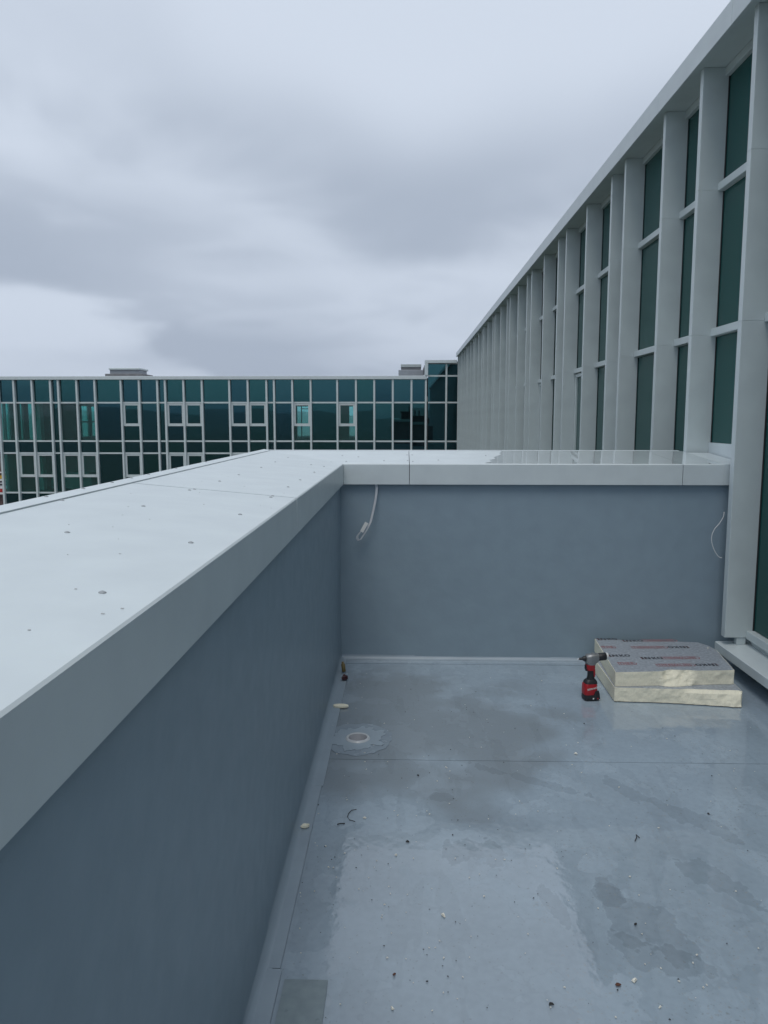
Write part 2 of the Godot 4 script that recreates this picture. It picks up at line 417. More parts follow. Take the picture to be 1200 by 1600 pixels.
func build_parapets():
	# long parapet
	var p := thing("parapet_wall", "long grey membrane parapet with pale metal coping running away beside the terrace", "parapet")
	bx("wall_core", Vector3(WX - 0.021, -0.05, 3.0), Vector3(-0.985, 1.178, -5.02), M.concrete, p)
	wall_sheets(p, false, [3.0, 0.6, -2.2, -5.0])
	var mz := func(x: float) -> float: return CZ - (CX - x) * ((CZ - OZ) / (CX - OX))
	var prof := [Vector2(CX, 1.18), Vector2(CX, CY - 0.004), Vector2(CX - 0.004, CY), Vector2(OX, OY), Vector2(OX, 1.22), Vector2(CX - 0.02, 1.18)]
	var ends := [3.0, 0.2, -2.8, -99.0]
	for i in 3:
		var s := []; var e := []
		for q in prof:
			s.append(Vector3(q.x, q.y, ends[i] - (0.006 if i > 0 else 0.0)))
			e.append(Vector3(q.x, q.y, ends[i + 1] + 0.006 if i < 2 else mz.call(q.x) + 0.002))
		var st := st_new(); prism(st, s, e); put(st, "coping_panel", M.coping, p)
	var lip := [Vector2(OX - 0.003, 1.20), Vector2(OX - 0.003, OY + 0.004), Vector2(OX - 0.062, OY + 0.009), Vector2(OX - 0.066, OY + 0.005), Vector2(OX - 0.066, 1.20)]
	var cz := [3.0, 0.9, -1.2, -3.3, -99.0]
	for i in 4:
		var s := []; var e := []
		for q in lip:
			s.append(Vector3(q.x, q.y, cz[i] - (0.002 if i > 0 else 0.0)))
			e.append(Vector3(q.x, q.y, cz[i + 1] + 0.002 if i < 3 else mz.call(q.x) + 0.001))
		var st := st_new(); prism(st, s, e); put(st, "edge_lip", M.coping, p)
	bx("outer_face", Vector3(OX - 0.03, -0.05, 3.0), Vector3(-0.986, 1.25, -5.70), M.frame, p)
	# end parapet
	var q2 := thing("parapet_wall", "end parapet of blue grey membrane behind the insulation boards with wet coping", "parapet")
	bx("wall_core", Vector3(-0.985, -0.05, WZ - 0.021), Vector3(2.03, 1.178, OZ + 0.015), M.concrete, q2)
	bx("wall_core", Vector3(2.03, -0.05, WZ - 0.021), Vector3(GX, 1.178, -5.64), M.concrete, q2)
	wall_sheets(q2, true, [-0.423, 0.075, 1.32, 2.24])
	var mx := func(z: float) -> float: return CX - (CZ - z) * ((CX - OX) / (CZ - OZ))
	var prof2 := [Vector2(CZ, 1.18), Vector2(CZ, CY - 0.004), Vector2(CZ - 0.004, CY), Vector2(OZ, OY), Vector2(OZ, 1.22), Vector2(CZ - 0.02, 1.18)]
	var ex := [-99.0, 0.033, 1.785, 2.045]
	for i in 3:
		var s := []; var e := []
		for q in prof2:
			s.append(Vector3(ex[i] + 0.002 if i > 0 else mx.call(q.x) + 0.001, q.y, q.x))
			e.append(Vector3(ex[i + 1] - (0.002 if i < 2 else 0.0), q.y, q.x))
		var st := st_new(); prism(st, s, e); put(st, "coping_panel", M.coping, q2)
	# the coping runs on behind the first fin to the glass
	var s4 := []; var e4 := []
	for q in [Vector2(CZ, 1.18), Vector2(CZ, CY), Vector2(-5.63, lerpf(CY, OY, (CZ + 5.63) / (CZ - OZ))), Vector2(-5.63, 1.2)]:
		s4.append(Vector3(2.046, q.y, q.x)); e4.append(Vector3(GX - 0.03, q.y, q.x))
	var st4 := st_new(); prism(st4, s4, e4); put(st4, "coping_panel", M.coping, q2)
	var lip2 := [Vector2(OZ - 0.005, 1.20), Vector2(OZ - 0.005, OY + 0.002), Vector2(OZ - 0.055, OY + 0.005), Vector2(OZ - 0.058, OY + 0.002), Vector2(OZ - 0.058, 1.20)]
	var s5 := []; var e5 := []
	for q in lip2:
		s5.append(Vector3(mx.call(q.x) + 0.001, q.y, q.x)); e5.append(Vector3(2.03, q.y, q.x))
	var st5 := st_new(); prism(st5, s5, e5); put(st5, "edge_lip", M.coping, q2)
	# screw heads
	var pl := Plane(Vector3(CX, CY, 0), Vector3(OX, OY, 0), Vector3(CX, CY, -1))
	var pr := Plane(Vector3(0, CY, CZ), Vector3(0, OY, OZ), Vector3(1, CY, CZ))
	var head := lathe([[0.0, 0.0036], [0.0025, 0.0030], [0.0062, 0.0012], [0.0066, -0.001]], 12)
	for v in [[160, 926], [105, 832], [298, 848], [97, 782], [224, 791], [375, 804], [296, 766], [304, 764.5], [423, 777], [426, 775], [343, 752], [373, 742], [408, 730.5], [430, 722], [450, 715], [491, 738], [469, 750], [450, 761], [486, 726], [506, 729]]:
		var o := mesh_node("screw", head, M.screw, p); o.position = on_plane(v[0], v[1], pl); o.rotation.z = atan((CX - OX) / (CX - OX) * (CY - OY) / (CX - OX))
	var plip := Plane(Vector3(OX, OY + 0.004, 0), Vector3(OX - 0.062, OY + 0.009, 0), Vector3(OX, OY + 0.004, -1))
	for v in [[72, 776], [130, 763.5], [175, 754], [205, 747], [232, 741.5], [275, 732], [322, 722]]:
		var o := mesh_node("screw", head, M.screw, p); o.position = on_plane(v[0], v[1], plip)
	for v in [[517, 722], [541, 721], [535, 712], [560, 714], [636, 711], [644, 711], [637, 720], [645, 721], [685, 719], [759, 712], [600, 720]]:
		var o := mesh_node("screw", head, M.screw, q2); o.position = on_plane(v[0], v[1], pr); o.rotation.x = atan((OY - CY) / (CZ - OZ))
	# specks of dirt and dried drops on the copings
	var rng := RandomNumberGenerator.new(); rng.seed = 77
	var sd := st_new()
	for k in 64:
		var pos: Vector3; var up: Vector3
		if k < 46:
			var x := rng.randf_range(CX - 0.02, OX + 0.02); var z := rng.randf_range(-5.0, -0.7)
			pos = Vector3(x, lerpf(CY, OY, (CX - x) / (CX - OX)), z)
		else:
			var x := rng.randf_range(-0.3, 0.6); var z := rng.randf_range(CZ - 0.03, OZ + 0.03)
			pos = Vector3(x, lerpf(CY, OY, (CZ - z) / (CZ - OZ)), z)
		var l := rng.randf_range(0.0012, 0.0036); var w2 := l * rng.randf_range(0.3, 0.8)
		pos.y += 0.0003
		prism(sd, [pos + Vector3(-l, 0, -w2), pos + Vector3(l, 0, -w2 * 0.4), pos + Vector3(l * 0.7, 0, w2), pos + Vector3(-l * 0.8, 0, w2 * 0.8)], [pos + Vector3(-l * 0.7, 0.0008, -w2 * 0.6), pos + Vector3(l * 0.6, 0.0008, -w2 * 0.3), pos + Vector3(l * 0.5, 0.0008, w2 * 0.6), pos + Vector3(-l * 0.6, 0.0008, w2 * 0.5)])
	var dirt := put(sd, "coping_specks", plain("dirt speck", lin(0.42, 0.44, 0.44), 0.7)); dirt.set_meta("kind", "stuff"); tag(dirt, "small grey specks of dirt on the pale copings", "dirt")
	# water lying on the end coping
	var edge := [[779, 704.0], [784, 706], [780, 708], [783, 710.5], [776, 713], [771, 715], [774, 717], [764, 719], [768, 721], [756, 724.2]]
	var rows := []
	for k in 41: rows.append(lerpf(CZ - 0.012, OZ + 0.012, k / 40.0))
	var stw := st_new()
	var left := func(z: float) -> float:
		var best := 0.62
		for k in edge.size() - 1:
			var a := on_plane(edge[k][0], edge[k][1], pr); var b := on_plane(edge[k + 1][0], edge[k + 1][1], pr)
			if (z <= b.z and z >= a.z): best = lerpf(a.x, b.x, (z - a.z) / (b.z - a.z))
		return best
	var yz := func(z: float) -> float: return CY + (CZ - z) * (OY - CY) / (CZ - OZ) + 0.0012
	for k in 40:
		var za: float = rows[k]; var zb: float = rows[k + 1]
		quad(stw, Vector3(left.call(za), yz.call(za), za), Vector3(left.call(zb), yz.call(zb), zb), Vector3(2.04, yz.call(zb), zb), Vector3(2.04, yz.call(za), za))
	var w := put(stw, "water_film", M.water); w.set_meta("kind", "structure")

# ---------- finned block ----------
func build_fin_block():
	var b := thing("office_block", "finned office block with pale grey fins and green glass along the terrace", "building")
	var fins := [-1.93, -1.47, -0.4, 0.62, 1.75, 2.35, 3.3, 4.06, 4.86, 5.69, 6.45, 7.54, 8.02, 9.06, 10.17, 10.66, 11.73, 12.85, 13.30, 14.33, 15.4, 15.85, 16.87, 17.92, 18.36, 19.41, 20.4, 20.88, 21.86, 22.95, 23.42, 24.46, 25.5, 25.98, 27.0, 28.05, 28.52, 29.5, 30.2]
	var top := 4.0
	for k in fins.size():
		var z: float = -fins[k]
		var low := 0.215 if z > -5.2 else -20.0
		# each fin is made of lengths that meet at the transoms
		var cuts_y := [top - 0.002, 3.19, 2.195, 0.68, low] if z < -5.2 else [top - 0.002, 3.19, 2.195, low]
		for c in cuts_y.size() - 1:
			var slip := 0.0008 * ((k * 7 + c * 5) % 5 - 2)
			bx("fin", Vector3(FX + slip, cuts_y[c + 1] + (0.0005 if c < cuts_y.size() - 2 else 0.0), z - 0.028), Vector3(GX - 0.002, cuts_y[c], z + 0.028), M.frame, b, 0.0014)
		if z > -5.2:
			bx("fin_post", Vector3(2.13, 0.165, z - 0.022), Vector3(2.187, 0.2145, z + 0.022), M.frame, b, 0.003)
	for k in fins.size() - 1:
		var za: float = -fins[k] - 0.03; var zb: float = -fins[k + 1] + 0.03    # za nearer the camera side
		var near := za > -5.0
		var framed: bool = k in [11, 13, 14, 16, 17, 19, 20, 22, 23, 25, 26]
		var rails := [top - 0.03, 3.21, 2.213]
		if near: rails.append(0.235)
		elif k == 8: rails.append(1.46)
		else: rails.append_array([0.70, 0.22, -1.35])
		for r in range(1, rails.size()):
			bx("transom", Vector3(GX - 0.045, rails[r] - 0.027, zb), Vector3(GX + 0.03, rails[r] + 0.027, za), M.frame, b, 0.003)
		bx("head_rail", Vector3(GX - 0.03, top - 0.06, zb), Vector3(GX + 0.03, top - 0.003, za), M.frame, b)
		for r in rails.size() - 1:
			var y1: float = rails[r] - 0.03; var y0: float = rails[r + 1] + 0.03
			if framed and r == 2:
				# opening light in a frame of its own
				var fr := Node3D.new(); fr.name = "window"; b.add_child(fr, true)
				var w := 0.05
				bx("frame", Vector3(GX - 0.022, y1 - w, zb + 0.012), Vector3(GX + 0.02, y1 - 0.008, za - 0.012), M.frame, fr, 0.003)
				bx("frame", Vector3(GX - 0.022, y0 + 0.005, zb + 0.012), Vector3(GX + 0.02, y0 + w, za - 0.012), M.frame, fr, 0.003)
				for zz in [[zb + 0.012, zb + 0.012 + w], [za - 0.012 - w, za - 0.012]]:
					bx("frame", Vector3(GX - 0.022, y0 + w, zz[0]), Vector3(GX + 0.02, y1 - w, zz[1]), M.frame, fr, 0.003)
				bx("pane", Vector3(GX + 0.001, y0 + w, zb + 0.012 + w), Vector3(GX + 0.019, y1 - w, za - 0.012 - w), M.coated_near, fr)
			else:
				tilt(bx("pane", Vector3(GX, y0, zb), Vector3(GX + 0.018, y1, za), M.coated_near, b), 0.0012)
			bx("gasket", Vector3(GX - 0.006, y0 - 0.004, zb - 0.001), Vector3(GX + 0.016, y1, zb + 0.011), M.gasket, b)
		if k == 8: bx("upstand_panel", Vector3(GX - 0.02, 1.30, zb), Vector3(GX + 0.02, 1.432, za), M.coping, b)
		if near:
			bx("base_panel", Vector3(GX - 0.01, 0.165, zb), Vector3(GX + 0.02, 0.207, za), M.frame, b)
	bx("end_wall", Vector3(FX + 0.03, -20, 1.962), Vector3(12.0, 4.0, 2.2), M.frame, b)
	bx("roof_slab", Vector3(GX + 0.045, 3.76, -30.2), Vector3(12.0, 3.96, 1.95), M.concrete, b)
	bx("soffit", Vector3(2.01, top, -30.3), Vector3(GX + 0.04, top + 0.02, 2.2), M.soffit, b)
	# fascia panels with open joints
	var cuts := [2.25, -0.8, -3.7, -5.06, -6.43, -9.4, -12.4, -15.4, -18.4, -21.4, -24.4, -27.4, -30.3]
	for k in cuts.size() - 1:
		bx("fascia_panel", Vector3(1.985, top - 0.012, cuts[k + 1] + 0.002), Vector3(2.009, 4.142, cuts[k] - 0.002), M.coping, b, 0.002)
	bx("roof_edge", Vector3(2.0095, top + 0.0205, -30.3), Vector3(12.0, 4.136, 2.24), M.coping, b)
	# ledge along the foot of the glass
	for c in [[2.0, -1.6], [-1.603, -4.93]]:
		var st := st_new(); var s := []; var e := []
		for q in [Vector2(2.03, 0.105), Vector2(2.03, 0.158), Vector2(2.034, 0.162), Vector2(2.249, 0.168), Vector2(2.249, 0.105)]:
			s.append(Vector3(q.x, q.y, c[0])); e.append(Vector3(q.x, q.y, c[1]))
		prism(st, s, e); put(st, "ledge", M.coping, b)
	bx("plinth", Vector3(2.2, -0.05, -4.93), Vector3(2.3, 0.104, 2.0), M.membrane_wall, b)
	bx("lower_storeys", Vector3(-0.98, -20, -5.70), Vector3(2.249, -0.06, 3.0), M.frame, b)

# ---------- glazed wing ----------
const FZ := -30.5
func build_far_wing():
	var b := thing("glazed_wing", "long low wing with dark green curtain wall glass across the gap", "building")
	var fx := func(px: float) -> float: return on_z(px, 655.0, FZ).x
	var fy := func(py: float) -> float: return on_z(632.0, py, FZ).y
	var xs := [2.0, 26.5, 54.7, 83.3, 95.5, 124.0, 152.0, 192.5, 220.8, 249.0, 261.0, 289.5, 318.0, 360.5, 389.0, 418.0, 429.7, 458.0, 486.5, 527.7, 556.7, 585.0, 613.7, 642.7, 665.0]
	var ys: Array = [fy.call(593.0), fy.call(629.0), fy.call(689.5), fy.call(708.5), fy.call(771.0), fy.call(790.0), -4.5, -9.0, -14.0, -20.0]
	var top: float = fy.call(587.5)
	var x0: float = fx.call(2.0); var x1: float = fx.call(665.0); var x2: float = 2.3
	for px in xs:
		var x: float = fx.call(px)
		bx("mullion", Vector3(x - 0.037, -20, FZ), Vector3(x + 0.037, ys[0], FZ + 0.16), M.mullion, b, 0.006)
	for k in range(1, ys.size() - 1):
		bx("transom", Vector3(x0 + 0.04, ys[k] - 0.03, FZ), Vector3(x1 - 0.04, ys[k] + 0.03, FZ + 0.07), M.mullion, b)
	bx("fascia", Vector3(x0 - 0.08, ys[0], FZ - 0.4), Vector3(x1 + 0.045, top, FZ + 0.2), M.coping, b, 0.008)
	bx("roof_slab", Vector3(x0, ys[1] + 0.25, FZ - 12.0), Vector3(x2, top - 0.05, FZ - 0.41), M.concrete, b)
	var framed_top := [7, 10, 11, 13, 14, 17, 19]
	var framed_low := [1, 2, 4, 5, 7, 10, 11, 13]
	for c in xs.size() - 1:
		var a: float = fx.call(xs[c]) + 0.038; var d: float = fx.call(xs[c + 1]) - 0.038
		for r in ys.size() - 1:
			var y1: float = ys[r] - 0.031; var y0: float = ys[r + 1] + 0.031
			if r == 0: y1 = ys[0] - 0.001
			var seen: bool = (r == 1 and c in [0, 1, 2, 4, 5, 17, 19]) or (r == 3 and c in [0, 1, 2, 4, 5])
			if (r == 1 and c in framed_top) or (r == 3 and c in framed_low):
				var ym: float = fy.call(663.5) if r == 1 else fy.call(744.0)
				var fr := Node3D.new(); fr.name = "window"; b.add_child(fr, true)
				var w := 0.075
				bx("frame", Vector3(a, y1 - w, FZ - 0.03), Vector3(d, y1, FZ + 0.055), M.mullion, fr)
				bx("frame", Vector3(a, ym - w * 0.8, FZ - 0.03), Vector3(d, ym + w * 0.6, FZ + 0.055), M.mullion, fr)
				bx("frame", Vector3(a, ym + w * 0.6, FZ - 0.03), Vector3(a + w, y1 - w, FZ + 0.055), M.mullion, fr)
				bx("frame", Vector3(d - w, ym + w * 0.6, FZ - 0.03), Vector3(d, y1 - w, FZ + 0.055), M.mullion, fr)
				var gm: Material = M.glass if seen else coat()
				tilt(bx("pane", Vector3(a + w, ym + w * 0.6, FZ), Vector3(d - w, y1 - w, FZ + 0.024), gm, fr), 0.004)
				tilt(bx("pane", Vector3(a, y0, FZ), Vector3(d, ym - w * 0.8, FZ + 0.024), gm, fr), 0.004)
			else:
				tilt(bx("pane", Vector3(a, y0, FZ), Vector3(d, y1, FZ + 0.024), M.glass if seen else coat(), b), 0.005)
	# taller bay in the corner
	var tt: float = fy.call(563.0); var tb: float = fy.call(568.0)
	bx("corner_fascia", Vector3(x1 - 0.045, tb, FZ - 0.4), Vector3(FX - 0.02, tt, FZ + 0.22), M.coping, b, 0.008)
	bx("corner_trim", Vector3(x1 - 0.045, top + 0.001, FZ - 0.4), Vector3(x1 + 0.08, tb - 0.001, FZ + 0.22), M.coping, b, 0.008)
	var cx := [x1, fx.call(696.7), x2]
	var cy := [tb, fy.call(587.5), ys[1], ys[2], ys[3], ys[4], ys[5], -4.5, -9.0, -14.0, -20.0]
	bx("mullion", Vector3(cx[1] - 0.035, -20, FZ), Vector3(cx[1] + 0.035, tb, FZ + 0.12), M.mullion, b, 0.006)
	for c in 2:
		var a: float = cx[c] + (0.085 if c == 0 else 0.036); var d: float = cx[c + 1] - 0.036
		for r in cy.size() - 1:
			if r > 0: bx("transom", Vector3(a, cy[r] - 0.03, FZ), Vector3(d, cy[r] + 0.03, FZ + 0.07), M.mullion, b)
			tilt(bx("pane", Vector3(a, cy[r + 1] + 0.031, FZ), Vector3(d, cy[r] - 0.031, FZ + 0.024), M.coated, b), 0.003)
	bx("corner_roof", Vector3(x1, tb, FZ - 8.0), Vector3(x2, tt - 0.02, FZ - 0.41), M.concrete, b)
	# rooms: slabs, core wall with openings, glazed end wall
	bx("ceiling", Vector3(x0 + 0.12, ys[1] + 0.04, FZ - 11.9), Vector3(x2, ys[1] + 0.24, FZ - 0.05), M.inner, b)
	bx("floor_slab", Vector3(x0 + 0.12, ys[3] + 0.03, FZ - 11.9), Vector3(x2, ys[2] - 0.03, FZ - 0.05), M.inner_dark, b)
	bx("floor_slab", Vector3(x0 + 0.12, ys[5] + 0.03, FZ - 11.9), Vector3(x2, ys[4] - 0.03, FZ - 0.05), M.inner_dark, b)
	var cz := FZ - 2.6
	var at := func(px: float) -> float: return on_z(px, 655.0, cz).x
	var gaps := [[464.0, 484.0], [545.5, 555.0]]
	var from: float = at.call(153.0)
	for g in gaps:
		bx("core_wall", Vector3(from, ys[2] - 0.03, cz - 0.15), Vector3(at.call(g[0]), ys[1] + 0.04, cz), M.inner, b)
		from = at.call(g[1])
	bx("core_wall", Vector3(from, ys[2] - 0.03, cz - 0.15), Vector3(x2, ys[1] + 0.04, cz), M.inner, b)
	bx("window_bar", Vector3(at.call(470.3), ys[2], cz - 0.10), Vector3(at.call(471.6), ys[1], cz - 0.05), M.inner_dark, b)
	bx("window_bar", Vector3(at.call(471.6), 2.03, cz - 0.10), Vector3(at.call(484.0), 2.06, cz - 0.05), M.inner_dark, b)
	bx("core_wall", Vector3(at.call(153.0), ys[2] - 0.03, FZ - 11.9), Vector3(at.call(153.0) + 0.15, ys[1] + 0.04, cz - 0.151), M.inner, b)
	bx("core_wall", Vector3(x0 + 3.2, ys[4] - 0.03, FZ - 4.0), Vector3(x2, ys[3] + 0.03, FZ - 3.8), M.inner_dark, b)
	bx("core_wall", Vector3(at.call(153.0), ys[1] + 0.241, cz - 0.2), Vector3(x2, ys[0], cz - 0.05), M.inner_dark, b)
	# end wall: piers between panes
	var zs := [[-30.62, -30.68], [-31.02, -31.85], [-32.12, -32.55], [-33.1, -37.45], [-37.75, -38.0], [-38.85, -39.2], [-39.85, -42.3]]
	for q in zs: bx("end_pier", Vector3(x0, ys[2], q[0]), Vector3(x0 + 0.11, ys[1], q[1]), M.inner_dark, b)
	for k in zs.size() - 1:
		bx("end_pane", Vector3(x0 + 0.04, ys[2], zs[k][1]), Vector3(x0 + 0.06, ys[1], zs[k + 1][0]), M.glass, b)
	bx("end_rail", Vector3(x0 + 0.02, 1.44, -37.75), Vector3(x0 + 0.1, 1.5, -39.86), M.inner_dark, b)
	bx("end_wall", Vector3(x0, -20, -30.62), Vector3(x0 + 0.11, ys[2] - 0.001, -42.4), M.inner_dark, b)
	bx("end_wall", Vector3(x0, ys[1] + 0.001, -30.62), Vector3(x0 + 0.11, ys[0], -42.4), M.inner_dark, b)
	bx("desk", Vector3(-14.9, -1.3, -32.6), Vector3(-13.2, -0.62, -32.0), M.inner, b)
	bx("column", Vector3(-15.35, ys[4], -31.9), Vector3(-15.05, ys[1], -31.6), M.inner, b)
	# roof units
	var v := thing("roof_vent", "grey stepped roof vent box with pale lid on the open roof edge", "vent", "roof vents")
	var rz := FZ - 1.6
	var rx := func(px: float) -> float: return on_z(px, 655.0, rz).x
	var ry := func(py: float) -> float: return on_z(632.0, py, rz).y
	bx("base_tray", Vector3(rx.call(167.0), top - 0.06, rz), Vector3(rx.call(226.0), ry.call(583.2), rz - 1.3), M.concrete, v, 0.01)
	bx("housing", Vector3(rx.call(173.0), ry.call(583.2), rz - 0.12), Vector3(rx.call(218.5), ry.call(577.0), rz - 1.1), M.vent, v, 0.01)
	bx("lid", Vector3(rx.call(172.0), ry.call(577.0), rz - 0.06), Vector3(rx.call(220.0), ry.call(573.6), rz - 1.2), M.frame, v, 0.02)
	var v2 := thing("roof_vent", "grey roof vent box with louvred lid beside the taller corner bay", "vent", "roof vents")
	bx("base_tray", Vector3(rx.call(622.5), top - 0.06, rz), Vector3(rx.call(661.5), ry.call(578.0), rz - 1.2), M.vent, v2, 0.01)
	bx("housing", Vector3(rx.call(626.5), ry.call(578.0), rz - 0.1), Vector3(rx.call(657.5), ry.call(573.6), rz - 1.1), M.concrete, v2, 0.01)
	for k in 3:
		var y: float = ry.call(573.4 - 1.75 * k)
		bx("louvre", Vector3(rx.call(626.0), y, rz - 0.06), Vector3(rx.call(658.0), y + 0.028, rz - 1.15), M.frame, v2, 0.006)
	bx("lid_core", Vector3(rx.call(627.0), ry.call(573.6), rz - 0.13), Vector3(rx.call(657.0), ry.call(568.8), rz - 1.05), M.concrete, v2)

# ---------- town below ----------
func build_town():
	var g := StandardMaterial3D.new(); g.resource_name = "ground"; g.uv1_triplanar = true; g.uv1_world_triplanar = true; g.uv1_scale = Vector3.ONE * 0.006; g.roughness = 0.95
	g.albedo_texture = noise_tex(90, 0.02, 5, lin(0.045, 0.06, 0.03), lin(0.13, 0.12, 0.10), 1024)
	var pm := PlaneMesh.new(); pm.size = Vector2(8000, 8000)
	var gr := mesh_node("ground", pm, g); gr.position.y = -20.0; gr.set_meta("kind", "structure")
	# hills all round the horizon
	var st := SurfaceTool.new(); st.begin(Mesh.PRIMITIVE_TRIANGLES); st.set_smooth_group(0)
	var n := FastNoiseLite.new(); n.seed = 3; n.frequency = 0.0016; n.fractal_octaves = 4
	var N := 220
	var pt := func(k: int, ring: int) -> Vector3:
		var a := TAU * (k % N) / N; var r: float = [1500.0, 2200.0, 2700.0][ring]
		var p := Vector3(sin(a) * r, -21.0, cos(a) * r)
		if ring == 1: p.y = 4.0 + 30.0 * (0.5 + n.get_noise_2d(p.x, p.z))
		if ring == 2: p.y = 8.0 + 34.0 * (0.5 + n.get_noise_2d(p.x + 900.0, p.z))
		return p
	for k in N:
		for r in 2:
			quad(st, pt.call(k, r), pt.call(k, r + 1), pt.call(k + 1, r + 1), pt.call(k + 1, r))
	var hm := StandardMaterial3D.new(); hm.resource_name = "hills"; hm.uv1_triplanar = true; hm.uv1_world_triplanar = true; hm.uv1_scale = Vector3.ONE * 0.003; hm.roughness = 1.0
	hm.albedo_texture = noise_tex(91, 0.03, 5, lin(0.035, 0.05, 0.03), lin(0.10, 0.11, 0.07), 512)
	var hl := put(st, "hills", hm); hl.set_meta("kind", "structure")
	# brick block seen past the end of the wing
	var brick := paint("brick", lin(0.16, 0.10, 0.085), 0.85, 0.35, 0.6, 31)
	var bk := thing("brick_building", "brown brick building glimpsed past the end of the glazed wing", "building")
	var z := -62.0
	bx("wall", Vector3(-46, -20, z), Vector3(-27.5, on_z(4, 706, z).y, z - 12), brick, bk)
	bx("roof_edge", Vector3(-46.2, on_z(4, 706, z).y, z + 0.2), Vector3(-27.4, on_z(4, 703, z).y, z - 12.2), M.concrete, bk)
	bx("window", Vector3(-33.0, on_z(4, 733, z).y, z), Vector3(-31.75, on_z(4, 716, z).y, z + 0.06), M.inner_dark, bk)
	bx("string_course", Vector3(-46, on_z(4, 739, z).y, z), Vector3(-27.5, on_z(4, 737, z).y, z + 0.15), M.white, bk)
	var sg := thing("shop_sign", "yellow white and red banded sign on the brown brick building", "sign")
	var yel := plain("yellow paint", lin(0.6, 0.36, 0.03), 0.5); var rd := plain("red paint", lin(0.42, 0.02, 0.015), 0.5)
	var bands := [[742.5, 747.5, yel], [748, 763, M.white], [763.5, 768.5, rd], [769, 772, M.white]]
	for q in bands: bx("band", Vector3(-36, on_z(4, q[0], z).y, z + 0.17), Vector3(-30.95, on_z(4, q[1], z).y, z + 0.3), q[2], sg)
	for yy in [751.0, 755.5]:
		bx("lettering_bar", Vector3(-35.5, on_z(4, yy, z).y, z + 0.31), Vector3(-31.0, on_z(4, yy + 2.4, z).y, z + 0.33), M.print_black, sg)
	# dark block behind the viewpoint that the far glass mirrors
	var nb := thing("neighbouring_block", "dark flat roofed block with four vent pipes mirrored in the wing's glass", "building")
	var dk := paint("dark cladding", lin(0.035, 0.04, 0.045), 0.6, 0.2, 0.3, 33)
	bx("wall", Vector3(-0.7, -20, 40), Vector3(6.0, 1.75, 52), dk, nb)
	bx("parapet", Vector3(-0.8, 1.75, 39.9), Vector3(6.1, 1.95, 52.1), dk, nb)
	for x in [0.35, 1.2, 1.75, 2.5]:
		var c := CylinderMesh.new(); c.top_radius = 0.09; c.bottom_radius = 0.09; c.height = 0.7; c.radial_segments = 12
		var o := mesh_node("vent_pipe", c, dk, nb); o.position = Vector3(x, 2.29, 40.4)

# ---------- loose things ----------
func build_drain():
	var d := thing("floor_drain", "round white rimmed roof outlet set in a blotchy resin patch", "drain", "", Vector3(-0.23, 0, -3.70))
	var n := FastNoiseLite.new(); n.seed = 6; n.frequency = 0.9
	for ringk in [[0.172, 0.0025, M.drainpatch, 0.0], [0.128, 0.005, M.cove, 3.0]]:
		var st := st_new()
		var N := 64
		var rad := func(k: int) -> float:
			var a := TAU * (k % N) / N
			return ringk[0] * (1.0 + (0.42 if ringk[3] > 0 else 0.10) * n.get_noise_2d(cos(a) * 2.2 + ringk[3], sin(a) * 2.2) + (0.10 if ringk[3] > 0 else 0.03) * n.get_noise_2d(cos(a) * 9.0, sin(a) * 9.0))
		for k in N:
			var a := TAU * k / N; var b := TAU * (k + 1) / N
			var r0: float = rad.call(k); var r1: float = rad.call(k + 1)
			var i0 := Vector3(cos(a) * 0.046, ringk[1], sin(a) * 0.046); var i1 := Vector3(cos(b) * 0.046, ringk[1], sin(b) * 0.046)
			var o0 := Vector3(maxf(cos(a) * r0, -0.165), ringk[1], sin(a) * r0 * 1.12); var o1 := Vector3(maxf(cos(b) * r1, -0.165), ringk[1], sin(b) * r1 * 1.12)
			quad(st, i0, o0, o1, i1) if (o0 - i0).cross(o1 - i0).y < 0.0 else quad(st, i0, i1, o1, o0)
			quad(st, o0, o0 - Vector3(0, 0.002, 0), o1 - Vector3(0, 0.002, 0), o1)
		put(st, "resin_patch", ringk[2], d)
	mesh_node("rim", lathe([[0.044, 0.004], [0.046, 0.010], [0.050, 0.0125], [0.056, 0.0115], [0.062, 0.0052]], 40), M.plastic_white, d)
	mesh_node("bowl", lathe([[0.0, -0.035], [0.033, -0.034], [0.036, -0.025], [0.0445, 0.0095]], 40), M.drain_in, d)

